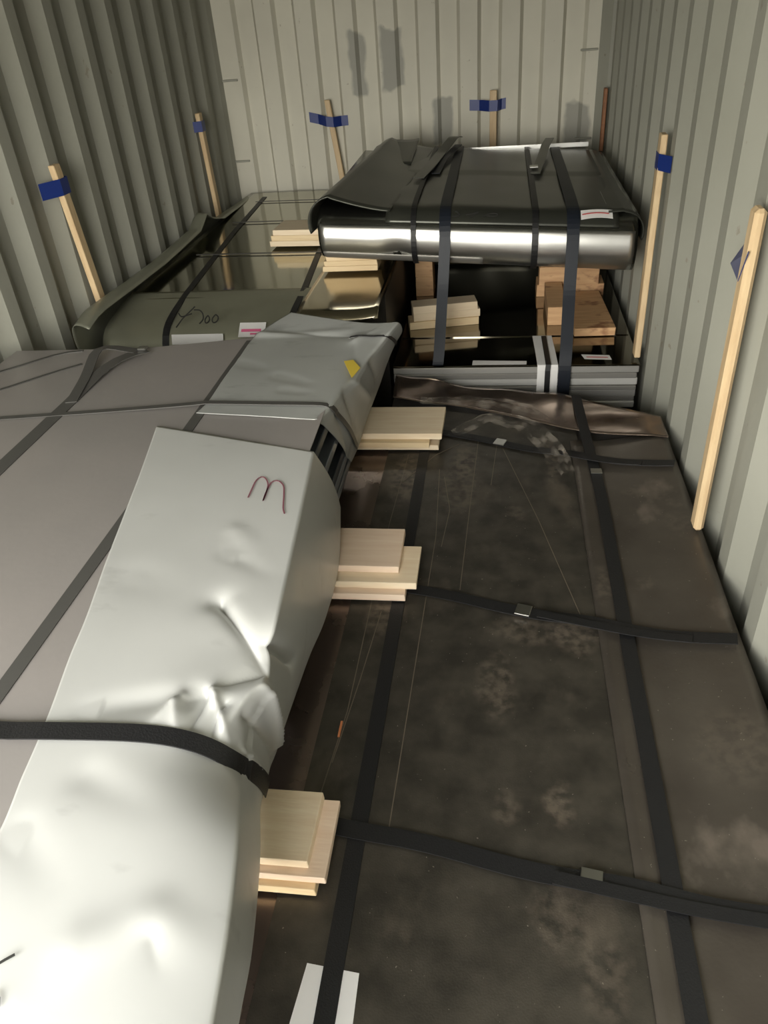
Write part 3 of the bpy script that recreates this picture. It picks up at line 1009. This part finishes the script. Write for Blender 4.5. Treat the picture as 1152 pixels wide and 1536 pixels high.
# ------------------------------------------------------------------ sheet stack below the black bundle
Zs = 0.515
sk = thing('steel_sheet_stack', 'neat stack of bright edged steel sheets under the black bundle, by the right wall', 'metal sheets', (0.08, 4.1, 0))
obj('pack_body', *boxv(-0.43, 0.58, 3.09, 5.24, 0.002, Zs - 0.211), body_dark, sk)
random.seed(11)
z = Zs - 0.21
ths = [0.030, 0.022, 0.032, 0.020, 0.034, 0.026, 0.030]
for i, t in enumerate(ths):
    yo = 3.055 + random.uniform(0, 0.016)
    xo = 0.588 + random.uniform(-0.008, 0.004)
    obj('sheet', *boxv(-0.44, xo, yo, 5.22, z, z + t - 0.0015), edge[(0, 1, 2, 1, 0, 1, 2)[i]], sk, bevel=0.003)
    z += t
obj('top_sheet', *boxv(-0.44, 0.592, 3.055, 5.22, z, z + 0.008), stackm, sk, bevel=0.0015, label='mirror bright dark top sheet')
ztop = z + 0.008
obj('top_sheet', *boxv(-0.435, 0.585, 3.375, 5.20, ztop + 0.0003, ztop + 0.004), stackm, sk, label='second mirror bright sheet set back from the front')
zt2 = ztop + 0.0045
obj('paper_label', *prism([(-0.10, 3.066), (0.128, 3.066), (0.130, 3.100), (-0.098, 3.112)], ztop + 0.0005, ztop + 0.001), paper, sk, label='long white paper label')
lb = obj('paper_label', *prism([(0.372, 3.115), (0.482, 3.105), (0.478, 3.150), (0.362, 3.162)], ztop + 0.0005, ztop + 0.001), paper, sk, label='small paper label with red print')
obj('print', *prism([(0.382, 3.130), (0.470, 3.122), (0.468, 3.130), (0.380, 3.138)], ztop + 0.0012, ztop + 0.0016), redp, lb)
# white edge protector with thin strap on the stack
ribbon('edge_protector', [(0.205, 3.385, ztop + 0.0015), (0.212, 3.20, ztop + 0.0015), (0.216, 3.052, ztop + 0.0015), (0.216, 3.049, ztop - 0.02), (0.216, 3.049, Zs - 0.185)], 0.085, paper, sk, side=(-1, 0, 0), t=0.002, step=0.02, it=0,
       label='folded white edge protector')
ribbon('strap', [(0.212, 3.36, ztop + 0.006), (0.218, 3.046, ztop + 0.006), (0.216, 3.042, ztop - 0.02), (0.216, 3.042, Zs - 0.185)], 0.022, strapm, sk, side=(-1, 0, 0), t=0.002, step=0.02, it=0)

# ------------------------------------------------------------------ timber between stack and bundle
GB = 'timber blocks under the black bundle'
zq = zt2
def block(label, x0, x1, y0, y1, z0, th, m, rot=0.0, group=GB):
    return board(label, x0, x1, y0, y1, z0, th, m, group, rot, 'timber_block')
# right hand pile
block('flat knotty board lying lengthwise on the mirror stack, by the right wall', 0.335, 0.515, 3.36, 3.86, zq, 0.036, woodk, 0.04)
block('short timber end at left of the flat knotty board', 0.235, 0.318, 3.50, 3.86, zq, 0.085, woodk, 0.0)
block('lower knotty timber crosswise behind the flat board', 0.20, 0.53, 3.90, 4.04, zq, 0.060, woodk)
block('upper knotty timber block crosswise, just below the bundle front at right', 0.21, 0.50, 3.89, 4.03, zq + 0.0606, 0.090, woodk)
zr = zq + 0.1512
block('plain timber block in the shade on top of the knotty blocks', 0.215, 0.50, 3.90, 4.03, zr, 0.105, woods[1])
block('topmost timber right under the black bundle at right', 0.215, 0.50, 3.90, 4.03, zr + 0.1056, 0.034, woods[1])
# left hand pile, askew
r = 0.20
block('lowest askew pine plank on the mirror stack at left', -0.62 + 0.20, -0.09, 3.50, 3.60, zq, 0.036, woods[1], r)
block('middle askew pine plank on the mirror stack at left', -0.60 + 0.20, -0.085, 3.51, 3.61, zq + 0.0366, 0.036, woods[0], r)
block('top askew pine plank on the mirror stack at left', -0.60 + 0.20, -0.095, 3.505, 3.60, zq + 0.0732, 0.036, woods[0], r)
# orange post behind
for i, (th, lbx) in enumerate(((0.10, 'lowest'), (0.10, 'second'), (0.10, 'third'), (0.048, 'topmost'))):
    block('%s orange brown timber end behind the askew planks' % lbx, -0.42, -0.33, 3.95, 4.10, zq + i * 0.1006 if i < 3 else zq + 0.3018, th, woodk)
# planks on the olive pack carrying the left end of the bundle
GP = 'pine planks on the olive pack'
zf = Zo + 0.0125
for i in range(3):
    board('%s thin pine plank of the pile left of the black bundle' % ('bottom', 'middle', 'top')[i], -1.145 + 0.012 * i, -0.56, 3.86, 4.06, zf + i * 0.0270, 0.0265, woods[i % 2], GP, -0.06)
for i in range(3):
    board('%s pine plank under the front left end of the black bundle' % ('bottom', 'middle', 'top')[i], -0.78 + 0.01 * i, -0.53, 3.40, 3.52, Zo + 0.021 + i * 0.0235, 0.023, woods[1], GP, 0.0)

# ------------------------------------------------------------------ black wrapped bundle
def zt_b(x):                # top height over x
    return 1.12 - (x + 0.75) * 0.055
def zb_b(x):
    return 0.910 - (x + 0.75) * 0.075
bd = thing('steel_sheet_bundle', 'black wrapped bundle of bright steel sheets with curled ends, resting on timber', 'metal sheets', (-0.08, 3.9, 0.9))
# core: rounded bright front roll
P = []
ny = 40
sec = []
R = 0.100
for i in range(18):
    th = -PI / 2 - PI * 0.0 + (-PI) * i / 17          # from bottom, round the front, to top
    sec.append((3.335 + R * math.cos(-th) * 0 - R * math.cos(th + PI / 2), 0.0 + R * math.sin(th + PI / 2) * -1))
sec = []
for i in range(22):
    a = -PI / 2 + PI * i / 21                          # -90 (bottom) .. +90 (top)
    sec.append((3.345 - 0.110 * math.cos(a), 0.5 + 0.5 * math.sin(a)))
sec = [(4.64, 0.0), (3.9, 0.0)] + sec + [(3.6, 1.0), (3.9, 1.0), (4.2, 1.0), (4.64, 1.0)]
nx = 61
for j in range(nx):
    x = -0.745 + (0.555 + 0.745) * j / (nx - 1)
    row = []
    for (y, s) in sec:
        z = zb_b(x) + (zt_b(x) - zb_b(x)) * s
        dent = 0
        if y < 3.4:
            dent = 0.010 * math.exp(-((x + 0.42) / 0.05) ** 2) * math.exp(-((s - 0.42) / 0.25) ** 2) + 0.003 * noise.noise(Vector((x * 5, s * 3, 1)))
            y = y + dent
        row.append((x, y, z))
    P.append(row)
v, f = grid(P)
n0 = len(sec)
f.append(tuple(range(n0)))
f.append(tuple(range((nx - 1) * n0, nx * n0))[::-1])
for j in range(nx - 1):
    f.append((j * n0, (j + 1) * n0, (j + 1) * n0 + n0 - 1, j * n0 + n0 - 1))
obj('sheet_roll', v, f, black_sheet, bd, smooth=True, label='glossy sheets folded round at the front, mirroring the daylight')
# bright patch sheet on the rolled front (dull strip along its lower edge)
P = []
for j in range(40):
    x = -0.735 + 0.675 * j / 39
    row = []
    for i in range(8):
        a = -PI / 2 + PI * (0.03 + 0.27 * i / 7)
        row.append((x, 3.345 - 0.114 * math.cos(a) - 0.001, zb_b(x) + (zt_b(x) - zb_b(x)) * (0.5 + 0.51 * math.sin(a))))
    P.append(row)
obj('under_sheet', *grid(P), edge[1], bd, smooth=True, solid=0.002, label='duller strip along the lower front')
# added bright metal layer, standing in for the daylight reflection on the dark roll
P = []
for j in range(60):
    x = -0.738 + (0.545 + 0.738) * j / 59
    row = []
    for i in range(14):
        a = -PI / 2 + PI * (0.05 + 0.62 * i / 13)
        dd = 0.010 * math.exp(-((x + 0.42) / 0.05) ** 2) * math.exp(-((i - 6) / 3.0) ** 2)
        row.append((x, 3.345 - 0.1125 * math.cos(a) + dd + 0.002 * noise.noise(Vector((x * 4, i * 0.3, 9))), zb_b(x) + (zt_b(x) - zb_b(x)) * (0.5 + 0.503 * math.sin(a))))
    P.append(row)
obj('highlight_sheet', *grid(P), steel_bright, bd, smooth=True, solid=0.001, offset=0, label='added bright layer for the daylight reflection on the roll')
# black cover over the top with rolled-down ends
def cover_black(x0, x1, yf, lift, side, name, label, taper=0.0, yb=4.66):
    P = []
    for a in range(30):
        t = a / 29
        y = yf + (yb - yf) * t
        row = []
        n = 34
        for j in range(n):
            s = j / (n - 1)
            if side == 'L':
                # quarter roll first, then flat to the right
                if s < 0.45:
                    an = PI + PI * 0.5 * 0 - (s / 0.45) * (PI * 0.62) + PI * 0.12
                    xx = x0 + 0.105 + 0.105 * math.cos(an)
                    zz_ = (zt_b(x0) - 0.100 + lift) + 0.105 * math.sin(an)
                else:
                    q = (s - 0.45) / 0.55
                    xx = x0 + 0.105 + (x1 - x0 - 0.105) * q
                    zz_ = zt_b(xx) + 0.004 + lift * (1 - q) ** 1.5
                xx += taper * t * (1 if xx < x0 + 0.3 else max(0, 1 - (xx - x0 - 0.3) / 0.3))
            else:
                if s > 0.55:
                    an = PI / 2 - ((s - 0.55) / 0.45) * (PI * 0.62)
                    xx = x1 - 0.085 + 0.085 * math.cos(an)
                    zz_ = (zt_b(x1) - 0.078 + lift) + 0.083 * math.sin(an)
                else:
                    q = s / 0.55
                    xx = x0 + (x1 - 0.085 - x0) * q
                    zz_ = zt_b(xx) + 0.004 + lift * q ** 1.5
            zz_ += 0.004 * noise.noise(Vector((xx * 4, y * 3, 8)))
            row.append((xx, y, zz_))
        P.append(row)
    return obj(name, *grid(P), black_cover, bd, smooth=True, solid=0.006, offset=0, label=label)
cover_black(-0.785, -0.44, 3.250, 0.045, 'L', 'end_cover', 'black olive end cover rolled down at the left end', 0.10)
cover_black(0.44, 0.585, 3.30, 0.004, 'R', 'end_cover', 'black end cover rolled down at the right end')
# flat black middle cover with raised lap line
P = []
for j in range(40):
    x = -0.46 + 0.94 * j / 39
    row = []
    for i in range(40):
        if i < 8:
            a = PI * (0.20 + 0.30 * i / 8)
            y = 3.345 - 0.115 * math.cos(a)
            z = zb_b(x) + (zt_b(x) - zb_b(x)) * (0.5 + 0.52 * math.sin(a)) + 0.0
        else:
            y = 3.345 + (4.66 - 3.345) * (i - 8) / 31
            z = zt_b(x) + 0.006 + 0.003 * noise.noise(Vector((x * 5, y * 4, 2)))
        if y > 4.0:
            z += 0.006
        row.append((x, y, z))
    P.append(row)
obj('top_cover', *grid(P), black_cover, bd, smooth=True, solid=0.003, offset=0, label='black olive top cover with a lapped seam')
P = []  # unseen sheet added behind the bundle to keep the gap below it dark
for j in range(30):
    x = -0.42 + 0.98 * j / 29
    P.append([(x, 4.675 + 0.012 * math.sin(x * 14 + i * 0.3) * i / 9, zt_b(x) - (zt_b(x) - 0.56) * i / 9) for i in range(10)])
obj('rear_light_block', *grid(P), black_cover, bd, smooth=True, solid=0.003, label='added black sheet at the back, blocking the view of the lit end wall')
# raised rear corner flap
P = []
for j in range(12):
    s = j / 11
    row = []
    for i in range(10):
        t = i / 9
        x = -0.68 + 0.24 * s
        y = 4.15 + 0.50 * t - 0.0 * s
        z = zt_b(x) + 0.020 + 0.055 * s * t + 0.012 * math.sin(s * 5) * t
        row.append((x, y, z))
    P.append(row)
obj('corner_flap', *grid(P), black_cover, bd, smooth=True, solid=0.006, label='black corner flap bent upwards at the back')
# rear rim: thin bright sheet edge
obj('rim', *prism([(-0.42, 4.662), (0.48, 4.662), (0.48, 4.668), (-0.42, 4.668)], zt_b(0) + 0.000, zt_b(0) + 0.022), steel_bright, bd, label='bright sheet edge along the back')
# label and writing
def on_top(x, y, h=0.010):
    return (x, y, zt_b(x) + h)
def front_pt(x, ang, off):
    return (x, 3.345 - (0.115 + off) * math.cos(ang), zb_b(x) + (zt_b(x) - zb_b(x)) * (0.5 + (0.52 + off * 4) * math.sin(ang)))
V = []
for j in range(7):
    x = 0.330 + 0.125 * j / 6
    for aa in (PI * 0.27, PI * 0.40):
        p = front_pt(x, aa + 0.10 * math.sin(j / 2.5), 0.006)
        V.append(p)
F = [(2 * j, 2 * j + 2, 2 * j + 3, 2 * j + 1) for j in range(6)]
lb = obj('paper_label', V, F, paper, bd, solid=0.001, offset=1, label='pinkish white paper label on the front of the bundle')
V = []
for j in range(7):
    x = 0.335 + 0.105 * j / 6
    for aa in (PI * 0.325, PI * 0.34):
        V.append(front_pt(x, aa + 0.10 * math.sin(j / 2.5), 0.008))
obj('print', V, F, redp, lb, solid=0.001, offset=1)
wr = [[(-.175, .05), (-.155, .02), (-.168, -.04), (-.150, -.06), (-.165, -.12), (-.185, -.12)], [(-.13, -.06), (-.10, -.02), (-.075, .06), (-.10, -.08), (-.115, -.14)],
      [(-.06, -.10), (-.04, -.02), (-.01, .02), (.005, -.04), (-.015, -.10), (-.045, -.08)]]
lines('handwriting', [[front_pt(x, PI * 0.33 + a * 1.3, 0.006) for x, a in s] for s in wr], 0.006, ink, bd, nrm=(0, -0.7, 0.7), t=0.001, label='faint black handwritten number 370')


# straps over the bundle and down to the stack
def bundle_strap(x, wd, m, name, label, tail, xlow=None, group=None, zlow=None):
    xlow = x if xlow is None else xlow
    pts = [(x, 4.66, zt_b(x) + 0.018), (x, 4.0, zt_b(x) + 0.017), (x, 3.45, zt_b(x) + 0.014)]
    for i in range(9):
        a = PI * 0.45 - PI * 0.45 * i / 8
        p = front_pt(x, a, 0.006)
        pts.append(p)
    if tail:
        pts += [(x + (xlow - x) * 0.3, 3.18, zb_b(x) - 0.05), (x + (xlow - x) * 0.8, 3.06, ztop + 0.06), (xlow, 3.036, ztop + 0.005), (xlow, 3.034, zlow or Zs - 0.19)]
    else:
        for i in range(1, 5):
            pts.append(front_pt(x, -PI * 0.45 * i / 4, 0.006))
    o = ribbon(name, pts, wd, m, None if tail else bd, side=(-1, 0, 0), t=0.003, step=0.02, it=2)
    if tail:
        tag(o, label, 'strap', group)
    return o
bundle_strap(-0.215, 0.046, strapb, 'tie_strap', 'blue black strap hanging from the middle of the black bundle onto the stack', True, -0.245, zlow=Zs + 0.005)
bundle_strap(0.300, 0.050, strapb, 'tie_strap', 'black strap at the right of the bundle running down the stack front', True, 0.285)
bundle_strap(-0.345, 0.022, strapm, 'strap', None, False)
bundle_strap(0.150, 0.026, strapm, 'strap', None, False)
# frayed strap ends lying on the bundle
ribbon('strap_end', [(-0.225, 4.62, zt_b(0) + 0.085), (-0.24, 4.55, zt_b(0) + 0.10), (-0.30, 4.35, zt_b(0) + 0.055), (-0.33, 4.05, zt_b(0) + 0.050), (-0.37, 3.80, zt_b(0) + 0.042)], 0.055, black_cover, bd, step=0.02, label='twisted strap end standing up at the back')
ribbon('strap_end', [(-0.22, 4.60, zt_b(0) + 0.05), (-0.28, 4.2, zt_b(0) + 0.045), (-0.30, 3.95, zt_b(0) + 0.03)], 0.040, strapb, bd, step=0.02)
ribbon('strap_end', [(0.27, 4.62, zt_b(0) + 0.055), (0.24, 4.45, zt_b(0) + 0.05), (0.21, 4.20, zt_b(0) + 0.035), (0.17, 3.92, zt_b(0) + 0.015)], 0.045, black_cover, bd, step=0.02)
obj('seal', *boxv(0.145, 0.185, 3.98, 4.02, zt_b(0) + 0.03, zt_b(0) + 0.036), sealm, bd, bevel=0.001)

# ------------------------------------------------------------------ wooden stakes taped to the walls
def stake(label, top, bot, wd, th, axis, m=stakem, tape_z=None, tape_shape=None, group='wooden stakes along the container walls', rnd=0.003, name='wooden_stake'):
    """axis: 'x' = wide face along Y (side walls); 'y' = wide face along X (end wall)"""
    t, b = Vector(top), Vector(bot)
    root = thing(name, label, 'stake', b, group)
    wv = Vector((0, wd / 2, 0)) if axis == 'x' else Vector((wd / 2, 0, 0))
    tv = Vector((th / 2, 0, 0)) if axis == 'x' else Vector((0, th / 2, 0))
    V = []
    for p in (b, t):
        for sw, st in ((-1, -1), (1, -1), (1, 1), (-1, 1)):
            V.append(p + wv * sw + tv * st)
    obj('pole', V, [(0, 3, 2, 1), (4, 5, 6, 7), (0, 1, 5, 4), (1, 2, 6, 5), (2, 3, 7, 6), (3, 0, 4, 7)], m, root, bevel=rnd)
    if tape_shape:
        obj('tape', tape_shape[0], tape_shape[1], tape, root, solid=0.0012, offset=0, label='blue adhesive tape')
    return root


def tape_side(x_in, x_wall, y0, y1, ya, yb, z0, z1, tilt=0.0):
    """tape over a side-wall stake: from wall at y0, over the stake (ya..yb), back to the wall at y1"""
    seq = [(x_wall, y0), ((x_wall + x_in) / 2, (y0 + ya) / 2), (x_in, ya), (x_in, yb), ((x_wall + x_in) / 2, (y1 + yb) / 2), (x_wall, y1)]
    V = []
    for i, (x, y) in enumerate(seq):
        dz_ = tilt * (y - ya)
        V += [(x, y, z0 + dz_), (x, y, z1 + dz_)]
    return V, [(2 * i, 2 * i + 2, 2 * i + 3, 2 * i + 1) for i in range(len(seq) - 1)]


# left wall
stake('nearest pine stake taped to the left wall', (-1.700, 3.00, H - 0.465), (-1.700, 3.17, 0.002), 0.050, 0.026, 'x',
      tape_shape=tape_side(-1.684, -1.7285, 2.90, 3.06, 2.985, 3.045, H - 0.575, H - 0.515), tape_z=1)
stake('farther pine stake on the left wall, near the back corner', (-1.700, 4.70, H - 0.500), (-1.700, 4.79, 0.002), 0.050, 0.026, 'x',
      tape_shape=tape_side(-1.684, -1.7285, 4.66, 4.75, 4.68, 4.735, H - 0.595, H - 0.54))
# right wall
stake('nearest pine stake at the right edge of the picture', (0.598, 1.946, H - 0.469), (0.586, 1.905, Zb + 0.052), 0.052, 0.028, 'x', rnd=0.009,
      tape_shape=([(0.6225, 2.178, H - 0.668), (0.6225, 2.085, H - 0.589), (0.581, 1.945, H - 0.642), (0.581, 1.905, H - 0.560)], [(0, 1, 3, 2)]))
stake('pine stake on the right wall beside the black bundle', (0.602, 3.225, H - 0.503), (0.578, 3.095, Zs + 0.014), 0.055, 0.024, 'x',
      tape_shape=tape_side(0.5865, 0.6225, 3.27, 3.12, 3.245, 3.185, H - 0.622, H - 0.565))
stake('short dark orange stake in the back right corner', (0.603, 5.13, H - 0.545), (0.606, 5.13, 0.002), 0.050, 0.02, 'x', m=woodo)


def tape_end(x0, x1, xa, xb, zc, hh_, y_w, y_s, drop=0.0, wob=0.0):
    seq = [(x0, y_w), (x0 + (xa - x0) * 0.5, y_w), (xa, y_s), (xb, y_s), (x1 - (x1 - xb) * 0.5, y_w), (x1, y_w)]
    V = []
    for i, (x, y) in enumerate(seq):
        z = zc + drop * (x - x0) / (x1 - x0) - wob * math.sin(PI * i / 5)
        V += [(x, y, z - hh_), (x, y, z + hh_)]
    return V, [(2 * i, 2 * i + 2, 2 * i + 3, 2 * i + 1) for i in range(len(seq) - 1)]


stake('thin leaning pine stake on the end wall at left', (-1.062, 5.268, H - 0.532), (-1.005, 5.268, 0.81), 0.034, 0.022, 'y',
      tape_shape=tape_end(-1.192, -0.945, -1.078, -1.032, H - 0.625, 0.029, 5.2985, 5.2535, -0.03, 0.012))
stake('upright pine stake on the end wall behind the black bundle', (-0.040, 5.268, H - 0.535), (-0.036, 5.268, 0.002), 0.042, 0.022, 'y',
      tape_shape=tape_end(-0.184, 0.036, -0.064, -0.014, H - 0.612, 0.030, 5.2985, 5.2535, 0.0, 0.006))
